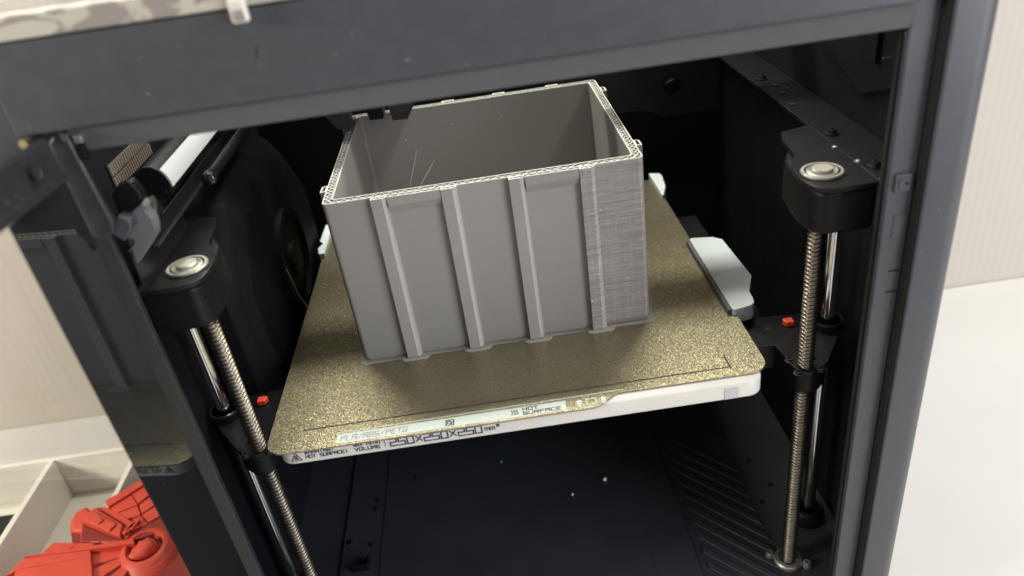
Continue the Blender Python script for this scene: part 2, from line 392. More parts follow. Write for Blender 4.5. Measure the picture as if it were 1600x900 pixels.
for k in range(11):                        # slanted raised ribs on the right of the floor
    y = .012 - k * .0125
    MB().prism([(.104, y), (.148, y - .048), (.148, y - .042), (.104, y + .006)], -.1649, -.1637).build('floor_rib', 'floorp', fl, .0004)
for x, y, r in ((-.1185, -.020, .0017), (-.1175, -.012, .0015), (-.135, -.049, .0021), (-.119, -.054, .0016), (.155, -.066, .0019), (.166, -.052, .0017), (.160, -.026, .0016), (-.09, .006, .0014)):
    z = -.1634 if x < .098 else -.1649
    MB().lathe([(r, .0002), (r * .8, .0012), (r * .3, .0013)], (x, y, z), 'z', 14).build('floor_bolt', 'black', fl, smooth=True)
MB().prism([(-.1305, -.0755), (-.119, -.0755), (-.119, -.067), (-.1205, -.067), (-.1205, -.074), (-.1305, -.074)], -.1634, -.157).build('floor_tab', 'black', fl, .0004)

# left and right rails under the gantry (folded sheet) with bolts
rl = MB().prism([(.1722, -.1430), (.1953, -.1430), (.1953, .1640), (.1722, .1640)], .0995, .1015).build('side_rail', 'satin', PR, .0004)
def bolt(c, r, h, axis, parent, m='bolt', sgn=1):
    o = MB().lathe([(r * 1.5, 0), (r * 1.5, h * .25 * sgn), (r, h * .3 * sgn), (r * .95, h * sgn), (r * .55, h * 1.02 * sgn), (r * .5, h * .55 * sgn)], c, axis, 18)
    return o.build('bolt', m, parent, smooth=True)
for x, y in ((.1774, -.0726), (.1777, -.117), (.1790, .030)):
    bolt((x, y, .1016), .0023, .0028, 'z', rl)
for x, y, q in ((.1716, -.0890, 1), (.1738, -.1085, 1), (.1745, -.131, .7), (.1728, -.030, .5), (.1722, .052, .5)):
    MB().lathe([(.0022 * q, 0), (.0016 * q, .0011 * q), (.0005 * q, .0014 * q)], (x, y, .1010), 'z', 12).build('weld_spot', 'bolt' if q < 1 else 'steel', rl, smooth=True)
for x, y, l in ((.1786, -.0030, .004), (.1800, .012, .006), (.1760, -.024, .003), (.1840, .004, .003)):
    MB().box(x, x + .0022, y, y + l, .1016, .1021).build('slot_cover', 'gasket', rl, .0002)
MB().prism([(-.10, .130), (-.066, .118), (-.030, .130), (.02, .150), (.02, .19), (-.10, .19)], .1925, .1953, 'x').build('corner_plate', 'inside', PR, .001)
MB().box(.1905, .1952, -.082, -.0815, .137, .163).build('corner_flange', 'satin', PR)
MB().box(.1800, .1845, -.1085, -.1072, .1475, .1483).build('wire_clip', 'steel', PR)
bl = MB().lathe([(.0022, 0), (.0022, -.005), (.0012, -.0055)], (.1845, -.118, .1595), 'y', 14).build('cable_tip', 'steel', PR, smooth=True)

# bearing brackets (right measured, left mirrored about x = .0069)
CX, SX, SY = .0069, .1466, -.1161
RX, RY = .1722, -.0841
def bracket(sg):
    mx = lambda q: (CX + sg * (q[0] - CX), q[1])
    top = [(.1524, -.0712), (.1512, -.0880), (.1505, -.0915), (.1440, -.1045), (.1428, -.1085), (.1422, -.1190), (.1436, -.1275), (.1475, -.1320), (.1530, -.1340), (.1719, -.1335), (.1719, -.0560), (.1560, -.0600)]
    b = MB().prism([mx(q) for q in top], .0992, .1018).build('bearing_bracket', 'satin', PR, .0005)
    low = [(.1462, -.0900), (.1440, -.1060), (.1434, -.1190), (.1450, -.1275), (.1490, -.1318), (.1719, -.1325), (.1719, -.0700), (.156, -.0700)]
    MB().prism([mx(q) for q in low], .0775, .0990).build('bearing_housing', 'black', b, .0025, 3)
    cx = CX + sg * SX
    MB().lathe([(.0102, .0001), (.0102, .0005), (.0097, .0005), (.0097, .0002)], (cx, SY, .1018), 'z', 40).build('bearing_seat', 'bolt', b, smooth=True)
    be = MB().lathe([(.0095, 0), (.0095, .0008), (.0091, .0013), (.0080, .0013), (.0078, .0003), (.0005, .0003)], (cx, SY, .1019), 'z', 48).build('bearing', 'bearing', b, smooth=True, angle=25)
    MB().lathe([(.00775, 0), (.00775, .0002), (.0046, .0002)], (cx, SY, .1019 + .0003), 'z', 40).build('bearing_gap', 'bolt', b, smooth=True, angle=25)
    MB().lathe([(.0070, 0), (.0070, .0006), (.0067, .0008), (.0061, .0008), (.0059, .0002)], (cx, SY, .1019 + .0004), 'z', 40).build('bearing_shield', 'bearing', b, smooth=True, angle=25)
    MB().lathe([(.0049, 0), (.0049, .0016), (.0045, .0021), (.0005, .0021)], (cx, SY, .1019 + .0004), 'z', 40).build('shaft_end', 'bearing', b, smooth=True, angle=25)
    return b
bR = bracket(1); bL = bracket(-1)
MB().box(-.1537, -.1527, -.1335, -.0700, .1019, .1215).build('bracket_flange', 'satin', bL, .0004)

def lead_screw(sg):
    cx = CX + sg * SX; pitch = .00235; z0, z1 = -.1630, .0990; n = 20; per = 10
    rows = int((z1 - z0) / pitch * per); bm = bmesh.new(); prev = None
    prof = [0, 0, .15, .6, 1, 1, 1, .6, .15, 0]
    for i in range(rows + 1):
        z = z0 + (z1 - z0) * i / rows; ring = []
        for k in range(n):
            ph = (z / pitch - k / n) % 1.0 * per; a = int(ph) % per; f = ph - int(ph)
            r = .0030 + .0012 * (prof[a] * (1 - f) + prof[(a + 1) % per] * f)
            an = 2 * math.pi * k / n; ring.append(bm.verts.new((cx + r * math.cos(an), SY + r * math.sin(an), z)))
        if prev:
            for k in range(n): bm.faces.new((prev[k], prev[(k + 1) % n], ring[(k + 1) % n], ring[k]))
        prev = ring
    q = MB(); q.bm.free(); q.bm = bm
    s = q.build('lead_screw', 'screwsteel', PR, smooth=True, angle=80)
    zf = -.1633 if sg > 0 else -.1633
    MB().lathe([(.0088, -.0015), (.0088, .0012), (.0080, .0022), (.0062, .0026), (.0060, .0012), (.0044, .0010)], (cx, SY, zf), 'z', 32).build('screw_flange', 'cast', s, smooth=True, angle=30)
    for a in (20, 200):
        dx, dy = .0112 * math.cos(math.radians(a + (130 if sg > 0 else 0))), .0112 * math.sin(math.radians(a + (130 if sg > 0 else 0)))
        MB().lathe([(.0030, -.0014), (.0030, .0006), (.0024, .0008), (.0024, .0024), (.0020, .0027), (.0011, .0027), (.0010, .0014)], (cx + dx, SY + dy, zf), 'z', 18).build('flange_bolt', 'cast', s, smooth=True, angle=30)
    return s
lead_screw(1); lead_screw(-1)
for sg in (1, -1):
    x = CX + sg * RX
    r = MB().cyl((x, RY, -.163), .0040, .245, 'z', 28).build('guide_rod', 'steel', PR, smooth=True)
    MB().lathe([(.0105, 0), (.0105, .007), (.0085, .010), (.0062, .010), (.0062, .002)], (x, RY, -.1649), 'z', 28).build('rod_socket', 'black', r, smooth=True)

# carriages that carry the bed
def carriage(sg):
    mx = lambda q: (CX + sg * (q[0] - CX), q[1])
    top = [(.1180, -.0930), (.1400, -.0945), (.1452, -.0952), (.1462, -.1020), (.1468, -.1150), (.1492, -.1205), (.1535, -.1225), (.1590, -.1215), (.1660, -.1160), (.1790, -.0980), (.1860, -.0860), (.1860, -.0740), (.1800, -.0700), (.1420, -.0660), (.1180, -.0650)]
    b = MB().prism([mx(q) for q in top], -.0110, -.0085).build('bed_carriage', 'satin', PR, .0005)
    low = [(.1475, -.1040), (.1472, -.1140), (.1500, -.1200), (.1535, -.1218), (.1590, -.1208), (.1655, -.1152), (.1690, -.1080), (.1660, -.1000)]
    MB().prism([mx(q) for q in low], -.0235, -.0111).build('nut_housing', 'black', b, .0010)
    MB().prism([mx(q) for q in ((.1180, -.0935), (.1452, -.0940), (.1452, -.0955), (.1180, -.0955))], -.0240, -.0086).build('carriage_lip', 'satin', b, .0004)
    cx = CX + sg * SX
    for a in (45, 135, 225, 315):
        bolt((cx + .0088 * math.cos(math.radians(a)), SY + .0080 * math.sin(math.radians(a)), -.0085), .0016, .0016, 'z', b)
    x = CX + sg * RX
    MB().lathe([(.0088, 0), (.0088, .0042), (.0076, .0042), (.0076, .0010), (.0045, .0010)], (x, RY, -.0085), 'z', 32).build('rod_bushing', 'black', b, smooth=True, angle=30)
    MB().lathe([(.0079, .0036), (.0079, .0047), (.0072, .0047), (.0072, .0036)], (x, RY, -.0085), 'z', 32).build('bushing_ring', 'steel' if sg < 0 else 'bolt', b, smooth=True, angle=30)
    MB().prism([mx(q) for q in ((.1560, -.0775), (.1575, -.0805), (.1620, -.0805), (.1620, -.0755), (.1570, -.0755))], -.0085, -.0052).build('red_cap', 'red', b, .0006)
    MB().cyl((CX + sg * .1400, -.0800, -.0085), .0017, .0003, 'z', 14).build('pin_hole', 'gasket', b)
    return b
carriage(1); carriage(-1)
MB().box(-.150, .160, -.060, .110, -.040, -.026).build('bed_crossbar', 'inside', PR, .002)

# bed
bedp = rrect(-.1262, .1262, -.1320, .1290, .0085, 6)
bed = MB().loops([[(x, y, z) for x, y in pp] for pp, z in ((rrect(-.1245, .1245, -.1303, .1273, .0075, 6), -.0112), (bedp, -.0098), (bedp, -.0016), (rrect(-.1254, .1254, -.1312, .1282, .008, 6), -.0009))], cap0=True, cap1=True).build('heated_bed', 'white', PR, smooth=True, angle=50)
MB().box(-.118, .118, -.098, .122, -.0200, -.0115).build('bed_tray', 'inside', bed, .002)
FU, FV, FN = (1, 0, 0), (0, 0, 1), (0, -1, 0)
def bedtext(sv, x, z, w, h, gap, tk):
    MB().strokes(text(sv, None, FU, FV, FN, w, h, gap, tk, 0), (x, -.13205, z), FU, FV, FN, tk, .0001).build('lettering', 'navy', bed)
bedtext('WARNING!', -.1116, -.0043, .00135, .0018, .0006, .00042)
bedtext('HOT SURFACE!', -.1116, -.0072, .00130, .0019, .00055, .00042)
bedtext('MAX PRINT', -.0862, -.0043, .0010, .0018, .0006, .00042)
bedtext('VOLUME', -.0862, -.0074, .00155, .0019, .0007, .00045)
bedtext('|', -.0710, -.0066, .0010, .0034, .0008, .0003)
bedtext('250X250X250', -.0678, -.0075, .0033, .0046, .0011, .00075)
bedtext('mm3', -.0188, -.0066, .0022, .0026, .0006, .0005)
tri = [[(0, 0), (.0052, 0), (.0026, .0050), (0, 0)], [(.0016, .0009), (.0036, .0009)], [(.0019, .0014), (.0017, .0022), (.0021, .0030)], [(.0026, .0014), (.0024, .0022), (.0028, .0032)], [(.0033, .0014), (.0031, .0022), (.0035, .0028)]]
MB().strokes(tri, (-.1190, -.13205, -.0079), FU, FV, FN, .0004, .0001).build('warning_triangle', 'navy', bed)
MB().prism([(.1050, -.0097), (.1120, -.0097), (.1120, -.0027), (.1050, -.0027)], -.1321, -.1323, 'y').build('blank_label', 'sticker', bed)
def clip(poly, z0, z1):
    return MB().prism(poly, z0, z1).build('bed_clip', 'clipwhite', bed, .0007)
clip([(.1285, .0165), (.1300, .0180), (.1440, .0150), (.1490, .0100), (.1512, -.0400), (.1440, -.0565), (.1436, -.0640), (.1425, -.0690), (.1400, -.0712), (.1300, -.0735), (.1285, -.0720)], -.0060, .0042)
clip([(.1285, .135), (.1365, .132), (.1375, .127), (.1350, .106), (.1300, .0915), (.1285, .0915)], -.0060, .0042)
clip([(-.1285, .130), (-.1345, .128), (-.1352, .100), (-.1320, .095), (-.1350, .088), (-.1330, .078), (-.1285, .078)], -.0060, .0042)
MB().box(.1262, .1284, -.072, .016, -.0078, .0036).build('clip_tongue', 'grey_block', bed, .0003)
for x in (-.0985, .0985):
    MB().lathe([(.0060, .010), (.0060, -.0010), (.0048, -.0026), (.0030, -.003)], (x, -.116, -.0155), 'z', 9).build('levelling_knob', 'knob', bed, smooth=False)

# ================================================================== steel sheet on the bed
PL = thing('build_plate', 'gold speckled flexible sheet with rounded corners lying on the white bed', 'build plate', (0, 0, -.0008))
pl = [(.1310 - .010 + .010 * math.sin(math.radians(a)), -.1262 + .010 - .010 * math.cos(math.radians(a))) for a in range(0, 91, 15)]
pl += [(.131 - .008 + .008 * math.cos(math.radians(a)), .131 - .008 + .008 * math.sin(math.radians(a))) for a in range(0, 91, 15)]
pl += [(-.131 + .008 - .008 * math.sin(math.radians(a)), .131 - .008 + .008 * math.cos(math.radians(a))) for a in range(0, 91, 15)]
pl += [(-.131 + .010 - .010 * math.cos(math.radians(a)), -.1346 + .010 - .010 * math.sin(math.radians(a))) for a in range(0, 91, 15)]
pl += [(.0370, -.1346), (.0400, -.1340), (.0425, -.1325), (.0490, -.1272), (.0515, -.1264), (.0540, -.1262)]
MB().prism(pl, -.0008, -.0001).build('sheet_core', 'sheetedge', PL)
MB().prism(pl, -.0001, .0001).build('textured_face', 'gold', PL)
ZT = .0001
TU, TV, TN = (1, 0, 0), (0, 1, 0), (0, 0, 1)
MB().strokes([[(-.1131, -.1187), (.1121, -.1187), (.1121, -.1085)]], (0, 0, ZT), TU, TV, TN, .0010, .00006).build('print_limit_mark', 'inkmid', PL)
MB().strokes([[(-.0942, -.1249), (.0545, -.1240)]], (0, 0, ZT), TU, TV, TN, .0005, .00006).build('border_line', 'mint', PL)
st = MB().prism([(-.0945, -.1330), (.0236, -.1332), (.0240, -.1262), (-.0942, -.1262)], ZT, ZT + .00008).build('print_strip', 'mint', PL)
ZS = ZT + .00009
def platetext(sv, x, y, w, h, gap, tk, m, slant=0):
    MB().strokes(text(sv, None, TU, TV, TN, w, h, gap, tk, 0, slant), (x, y, ZS), TU, TV, TN, tk, .00004).build('lettering', m, st)
platetext('PLA/ABS/PETG', -.0922, -.1316, .0020, .0036, .00090, .00042, 'inkgrey', .10)
platetext('HOT', .0018, -.1291, .0020, .0021, .00085, .00048, 'inkdark')
platetext('SURFACE', .0018, -.1323, .0020, .0021, .00085, .00048, 'inkdark')
MB().strokes([[(0, 0), (0, .0040), (.0040, .0040), (.0040, 0), (0, 0)], [(.0008, .0030), (.0022, .0030), (.0022, .0022)], [(.0008, .0012), (.0008, .0030)], [(.0040, .0022), (.0030, .0022), (.0030, .0010), (.0018, .0010)], [(.0022, .0022), (.0030, .0022)]],
             (-.0380, -.1318, ZS), TU, TV, TN, .00055, .00004).build('square_emblem', 'inkdark', st)
heat = [[(x + .0004 * math.sin(k * 1.05), k * .0004) for k in range(7)] for x in (0, .0012, .0024)] + [[(-.0008, -.0009), (.0032, -.0009)]]
MB().strokes(heat, (-.0038, -.1302, ZS), TU, TV, TN, .0004, .00004).build('heat_symbol', 'inkdark', st)
for x in (.0308, .0432):
    MB().prism([(x - .0011, -.1306), (x + .0011, -.1306), (x + .0011, -.1288), (x + .0021, -.1288), (x, -.1268), (x - .0021, -.1288), (x - .0011, -.1288)], ZT, ZT + .00006).build('arrow_mark', 'mint', PL)
    MB().box(x - .0011, x + .0011, -.1316, -.1310, ZT, ZT + .00006).build('arrow_bar', 'mint', PL)
    MB().box(x - .0011, x + .0011, -.1325, -.1320, ZT, ZT + .00006).build('arrow_bar', 'mint', PL)
MB().strokes([[(.0346, -.1316), (.0346, -.1274), (.0394, -.1274), (.0394, -.1316), (.0346, -.1316)]], (0, 0, ZT), TU, TV, TN, .0006, .00006).build('square_mark', 'mint', PL)

# ================================================================== printed box
BX = thing('printed_box', 'open grey ribbed plastic box half printed on the gold sheet', 'box', (-.0015, .010, ZT))
ZB = ZT + .0002
def off(d, r): return rrect(X0 + d, X1 - d, Y0 + d, Y1 - d, r, 5)
T = .0053; sh = .0008
R3 = lambda poly, z: [(x, y, z) for x, y in poly]
MB().loops([R3(off(.0012, .0028), ZB), R3(off(0, .0030), ZB + .0030), R3(off(0, .0030), H - .0002), R3(off(sh, .0026), H), R3(off(sh, .0026), H - .003), R3(off(T - sh, .0024), H - .003), R3(off(T - sh, .0024), H), R3(off(T, .0022), H - .0002), R3(off(T, .0022), ZB + .002)],
           cap0=True, cap1=True).build('box_wall', 'print', BX, smooth=True, angle=30)
# paler top line on both shells
MB().loops([R3(off(.00015, .0029), H - .0001), R3(off(.00015, .0029), H + .0003), R3(off(sh, .0026), H + .0003), R3(off(sh, .0026), H - .0006)]).build('rim_line', 'rim', BX, smooth=True, angle=30)
MB().loops([R3(off(T - sh, .0024), H - .0006), R3(off(T - sh, .0024), H + .0003), R3(off(T - .0001, .0022), H + .0003), R3(off(T - .0001, .0022), H - .0001)]).build('rim_line', 'rim', BX, smooth=True, angle=30)

def cup(poly, z0, z1, inset, dep, name, m, bev=0):
    """prism whose top carries a thin shell round a shallow pocket"""
    cx = sum(q[0] for q in poly) / len(poly); cy = sum(q[1] for q in poly) / len(poly)
    w = max(q[0] for q in poly) - min(q[0] for q in poly); h = max(q[1] for q in poly) - min(q[1] for q in poly)
    fx, fy = max(.1, 1 - 2 * inset / w), max(.1, 1 - 2 * inset / h)
    inn = [(cx + (x - cx) * fx, cy + (y - cy) * fy) for x, y in poly]
    MB().loops([R3(poly, z0), R3(poly, z1), R3(inn, z1), R3(inn, z1 - dep)], cap0=True, cap1=True).build(name, m, BX, smooth=True, angle=20)
    MB().loops([R3(poly, z1 + .0001), R3([(cx + (x - cx) * .985, cy + (y - cy) * .985) for x, y in poly], z1 + .0003), R3(inn, z1 + .0003), R3(inn, z1 - .0005)]).build('rim_line', 'rim', BX)
RX4 = [(-.0600, -.0515), (-.0234, -.0150), (.0119, .0203), (.0487, .0571)]
P = .0031
for i, (a, b) in enumerate(RX4):
    poly = [(a, Y0 + .0004), (a, Y0 - P), (b - .0025, Y0 - P), (b - .0009, Y0 - P + .0008), (b, Y0 - P + .0023), (b, Y0 + .0004)]
    cup(poly, ZB + .0004, H - .0001, .0009, .002, 'rib', 'print' if i < 3 else 'printrough')
    poly = [(a, Y1 - .0004), (a, Y1 + P), (b, Y1 + P), (b, Y1 - .0004)]
    cup(poly, ZB + .0004, H - .0001, .0009, .002, 'rib', 'print')
for yc in (-.0430, .0610):
    for xw, sg in ((X0, -1), (X1, 1)):
        poly = [(xw - sg * .0004, yc - .0042), (xw + sg * P, yc - .0042), (xw + sg * P, yc + .0030), (xw + sg * (P - .0012), yc + .0042), (xw - sg * .0004, yc + .0042)]
        cup(poly, ZB + .0004, H - .0001, .0009, .002, 'rib', 'print')
for i in (0, 2):                                     # thickened lips between ribs one and two, three and four
    a, b = RX4[i][1] + .0001, RX4[i + 1][0] - .0001
    q = MB().prism([(Y0 + .0004, .0905), (Y0 - .0026, .0962), (Y0 - .0026, H), (Y0 - .0018, H), (Y0 - .0018, H - .002), (Y0 + .0004, H - .002)], a, b, 'x')
    q.build('lip', 'print', BX)
    MB().box(a, b, Y0 - .0025, Y0 - .0018, H + .0001, H + .0003).build('rim_line', 'rim', BX)
# infill between the shells
inf = MB()
def zig(p0, p1, nrm, w0, w1, step):
    p0, p1, nrm = Vector(p0), Vector(p1), Vector(nrm); L = (p1 - p0).length; e = (p1 - p0) / L; n = max(2, int(L / step)); ln = []; l2 = []
    for k in range(n + 1):
        b = p0 + e * (L * k / n)
        ln.append((b + nrm * (w0 if k % 2 else w1)).to_2d()); l2.append((b + nrm * (w1 if k % 2 else w0)).to_2d())
    inf.strokes([[(q.x, q.y) for q in ln]], (0, 0, H - .0028), TU, TV, TN, .00055, .0027)
    inf.strokes([[(q.x, q.y) for q in l2]], (0, 0, H - .0028), TU, TV, TN, .00050, .00255)
zig((X0 + .003, Y0, 0), (X1 - .003, Y0, 0), (0, 1, 0), sh, T - sh, .0040)
zig((X0 + .003, Y1, 0), (X1 - .003, Y1, 0), (0, -1, 0), sh, T - sh, .0040)
zig((X0, Y0 + .004, 0), (X0, Y1 - .004, 0), (1, 0, 0), sh, T - sh, .0040)
zig((X1, Y0 + .004, 0), (X1, Y1 - .004, 0), (-1, 0, 0), sh, T - sh, .0040)
inf.build('infill', 'infill', BX)
for i in (0, 2):
    inf = MB(); zig((RX4[i][1], Y0, 0), (RX4[i + 1][0], Y0, 0), (0, 1, 0), -.0019, .0008, .0036); inf.build('infill', 'infill', BX)
for a, b in RX4:
    for yy, sg in ((Y0, -1), (Y1, 1)):
        inf = MB(); zig((a + .001, yy, 0), (b - .002, yy, 0), (0, sg, 0), 0, .0022, .0020); inf.build('infill', 'infill', BX)
# ragged corner block
MB().prism([(.0573, Y0 + .001), (.0573, Y0 - .00035), (.0800, Y0 - .00035), (.0815, Y0 + .0004), (.0815, Y0 + .001)], ZB + .0032, H - .0004).build('ragged_panel', 'printrough', BX)
# brim
def arcs(cx, cy, r, a0, a1, n=5): return [(cx + r * math.cos(math.radians(a0 + (a1 - a0) * i / n)), cy + r * math.sin(math.radians(a0 + (a1 - a0) * i / n))) for i in range(n + 1)]
br = [(X0 - .0022, Y1 + .0022), (X0 - .0022, Y0 - .0004)] + arcs(X0 + .001, Y0 + .0008, .0042, 180, 270)
for a, b in RX4:
    br += [(a - .0032, Y0 - .0024)] + arcs(a - .0005, Y0 - P - .0001, .0030, 200, 270) + arcs(b + .0010, Y0 - P - .0001, .0030, 270, 340) + [(b + .0046, Y0 - .0024)]
br += arcs(X1 - .001, Y0 + .0008, .0042, 270, 360) + [(X1 + .0026, Y0 + .014), (X1 + .0052, Y0 + .0165), (X1 + .0052, Y0 + .0270), (X1 + .0024, Y0 + .0300), (X1 + .0024, Y1 + .0022)]
MB().prism(br, ZT, ZT + .00025).build('brim', 'brim', BX)
# whiskers of plastic left inside
for a, b in (((-.0790, -.0560, .0930), (-.0655, -.0500, .0870)), ((-.058, .030, .050), (-.035, .075, .064)), ((-.060, .020, .045), (-.046, .0785, .072)), ((-.072, -.040, .080), (-.0600, -.045, .078))):
    m = (Vector(a) + Vector(b)) / 2 + Vector((0, 0, -.002))
    MB().tube([a, m, b], .00013, 5).build('whisker', 'thread', BX, smooth=True)
for x, z in ((-.0185, .0865), (.0150, .0905), (.0155, .0868), (-.0520, .0800)):
    MB().lathe([(.0006, 0), (.0005, -.0005), (.0002, -.0007)], (x, Y1 - T + .0001, z), 'y', 8).build('bead', 'rim', BX, smooth=True)

# ================================================================== left inside: light bar, duct, rails, blocks
cap = [(-.1633, .1348), (-.1612, .1385), (-.1575, .1408), (-.1535, .1408), (-.1500, .1385), (-.1484, .1360), (-.1472, .1325), (-.1470, .1296), (-.1480, .1262), (-.1506, .1245), (-.1560, .1243), (-.1608, .1255), (-.1640, .1285), (-.1643, .1318)]
lb = MB().prism(cap, -.0845, .140, 'y').build('light_bar', 'black', PR, .0006)
dif = [(-.1500, .1386), (-.1484, .1362), (-.1471, .1326), (-.1469, .1298), (-.1462, .1298), (-.1464, .1328), (-.1477, .1365), (-.1494, .1390)]
MB().prism(dif, -.0843, .135, 'y').build('diffuser', 'diffuser', lb, smooth=True, angle=60)
MB().box(-.1470, -.1440, -.125, .14, .1175, .1185).build('light_rail', 'satin', PR, .0003)
MB().box(-.1470, -.1464, -.125, .14, .1186, .1250).build('light_rail', 'black', PR, .0002)
MB().lathe([(.002, 0), (.0034, .001), (.0040, .004), (.0032, .009), (.0032, .10), (.0025, .1005)], (-.1385, -.0620, .1222), 'y', 22).build('tube_handle', 'glossblack', PR, smooth=True)
MB().tube([(-.1500, -.098 + .0016 * math.sin(k * .9), .1265 + .0028 * math.cos(k * .9) - k * .00012) for k in range(22)], .0007, 6).build('spring', 'bolt', PR, smooth=True)
MB().prism([(-.1467, .1385), (-.1362, .1446), (-.1352, .1425), (-.1362, .1405), (-.1348, .1362), (-.1350, .1335), (-.1358, .1298), (-.1483, .1180), (-.1488, .1195)], -.1400, -.1340, 'y').build('corner_block', 'grey_block', PR, .0006)
MB().prism([(-.1480, .1400), (-.1475, .1490), (-.1440, .1525), (-.1385, .1535), (-.1365, .1490), (-.1362, .1448)], -.1385, -.1325, 'y').build('block_cap', 'black', PR, .001)
MB().lathe([(.0030, 0), (.0056, .001), (.0060, .0035), (.0030, .004)], (-.1400, -.1310, .1375), 'x', 24).build('idler_pulley', 'steel', PR, smooth=True, angle=35)
MB().prism([(-.1492, .1395), (-.1440, .1432), (-.1402, .1405), (-.1408, .1370), (-.1455, .1318), (-.1490, .1350)], -.1470, -.1405, 'y').build('latch_block', 'frame', PR, .001)
MB().prism([(-.1449, .1312), (-.1425, .1330), (-.1419, .1310), (-.1435, .1290)], -.1472, -.1462, 'y').build('latch_hole', 'gasket', PR, .0003)
ld = MB().loops([[(-.1740, y, z) for y, z in ((-.06, -.06), (-.06, .05), (-.03, .10), (.03, .112), (.09, .10), (.13, .05), (.13, -.06))],
                 [(-.150, y, z) for y, z in ((-.058, -.055), (-.058, .048), (-.028, .096), (.03, .107), (.088, .096), (.128, .05), (.128, -.055))],
                 [(-.138, y, z) for y, z in ((-.045, -.03), (-.045, .045), (-.018, .082), (.03, .090), (.080, .082), (.112, .045), (.112, -.03))]], cap0=True, cap1=True).build('fan_duct', 'duct', PR, .006, 4)
MB().lathe([(.034, 0), (.034, .004), (.031, .004), (.030, .001), (.012, .001), (.011, .004), (.003, .0045)], (-.138, .030, .028), 'x', 36).build('fan_ring', 'duct', ld, smooth=True, angle=30)
# tan vent mesh high on the left wall
vg = MB().box(-.1753, -.1748, -.0800, -.0300, .1300, .1435).build('vent_grille', 'black', PR)
for k in range(20):
    y = -.0792 + k * .0025
    MB().box(-.1748, -.1738, y, y + .0012, .1308, .1362).build('slat', 'tan', vg)
    MB().box(-.1748, -.1738, y, y + .0012, .1372, .1426).build('slat', 'tan', vg)
# gantry rail and print head above the box (mostly behind the beam)
MB().box(-.158, .174, .020, .0440, .158, .176).build('gantry_rail', 'satin', PR, .001)
hd = MB().prism([(-.0990, .0445), (-.0300, .0445), (-.0300, .085), (-.0990, .085)], .118, .170).build('print_head', 'black', PR, .003)
MB().prism([(-.0985, .1180), (-.0905, .1045), (-.0815, .1025), (-.0800, .1180)], .048, .062, 'y').build('duct_lip', 'frame_dark', hd, .0005)
MB().prism([(-.0705, .1180), (-.0690, .1065), (-.0600, .1060), (-.0585, .1180)], .050, .066, 'y').build('duct_lip', 'black', hd, .0005)
MB().prism([(-.0560, .1180), (-.0545, .1040), (-.0450, .1036), (-.0385, .1130), (-.0380, .1180)], .050, .066, 'y').build('duct_lip', 'frame_dark', hd, .0005)
MB().lathe([(.0035, 0), (.0035, -.0075), (.0008, -.0110)], (-.0650, .074, .118), 'z', 12).build('nozzle', 'brass', hd)

# ================================================================== door
DA = math.radians(-4.5); dn = Vector((math.cos(DA), math.sin(DA), 0)); dt = Vector((math.sin(DA), -math.cos(DA), 0))
def dpoly(y0, y1, z0, z1, name, m, parent, thick=.0035, proud=0.0, bevel=0):
    """slab in the door plane; y0 > y1 are depths measured along the door"""
    def pt(y): x = (-.14 - dn.y * y) / dn.x; return Vector((x, y, 0)) + dn * proud
    a, b = pt(y0), pt(y1); k = dn * -thick
    return MB().prism([(a.x, a.y), (b.x, b.y), (b.x + k.x, b.y + k.y), (a.x + k.x, a.y + k.y)], z0, z1).build(name, m, parent, bevel)
door = dpoly(-.1560, -.4900, -.1700, .1760, 'door', 'glass', PR)
dpoly(-.1560, -.1930, -.1700, .1628, 'hinge_border', 'border', door, .0002, .0004)
dpoly(-.1560, -.4900, .1630, .1760, 'top_border', 'border', door, .0002, .0004)
dpoly(-.1932, -.4900, -.1700, -.1402, 'bottom_border', 'border', door, .0002, .0004)
ha = dpoly(-.1605, -.2350, .1665, .1815, 'hinge_arm', 'frame_dark', door, .004, .0045, .0012)
dpoly(-.1600, -.2352, .1650, .1690, 'arm_edge', 'frame_dark', door, .004, .0052, .0008)
MB().lathe([(.0028, 0), (.0028, .0006), (.0022, .0006), (.0020, .0003)], (-.1480, -.1775, .1745), 'x', 20).build('arm_button', 'frame_dark', door, smooth=True)
lf = [(-.1545, .1700), (-.1540, .1770), (-.1520, .1795), (-.1475, .1800), (-.1462, .1780), (-.1435, .1440), (-.1445, .1390), (-.1480, .1362), (-.1525, .1370), (-.1540, .1395)]
hl = MB().prism(lf, -.1492, -.1535, 'y').build('hinge_leaf', 'frame_dark', PR, .0016, 3)
MB().cyl((-.1465, -.1530, .1795), .0016, -.004, 'y', 12).build('hinge_screw', 'steel', hl)
MB().cyl((-.1585, -.1560, .1800), .0016, -.004, 'y', 12).build('hinge_screw', 'brass', hl)
MB().box(-.1452, -.1425, -.1535, -.1500, .1690, .1745).build('hinge_stop', 'black', hl, .0004)
MB().box(-.1448, -.1418, -.1530, -.1500, .1755, .1785).build('hinge_stop', 'cast', hl, .0004)

# ================================================================== lid on top
LD = thing('glass_cover', 'glass cover with a blotchy beige rim lying on the printer top', 'cover', (0, 0, .2135))
MB().box(-.1790, .1985, -.1560, -.1440, .2136, .2215).build('rim', 'lidrim', LD, .001)
MB().box(-.1790, .1985, -.1438, .188, .2172, .2205).build('lid_panel', 'glass', LD, .0008)
MB().box(-.0742, -.0684, -.1600, -.1562, .2090, .2170).build('tab', 'lidtab', LD, .0012, 3)
MB().box(-.0733, -.0693, -.1604, -.1601, .2100, .2135).build('tab_window', 'lidrim', LD)

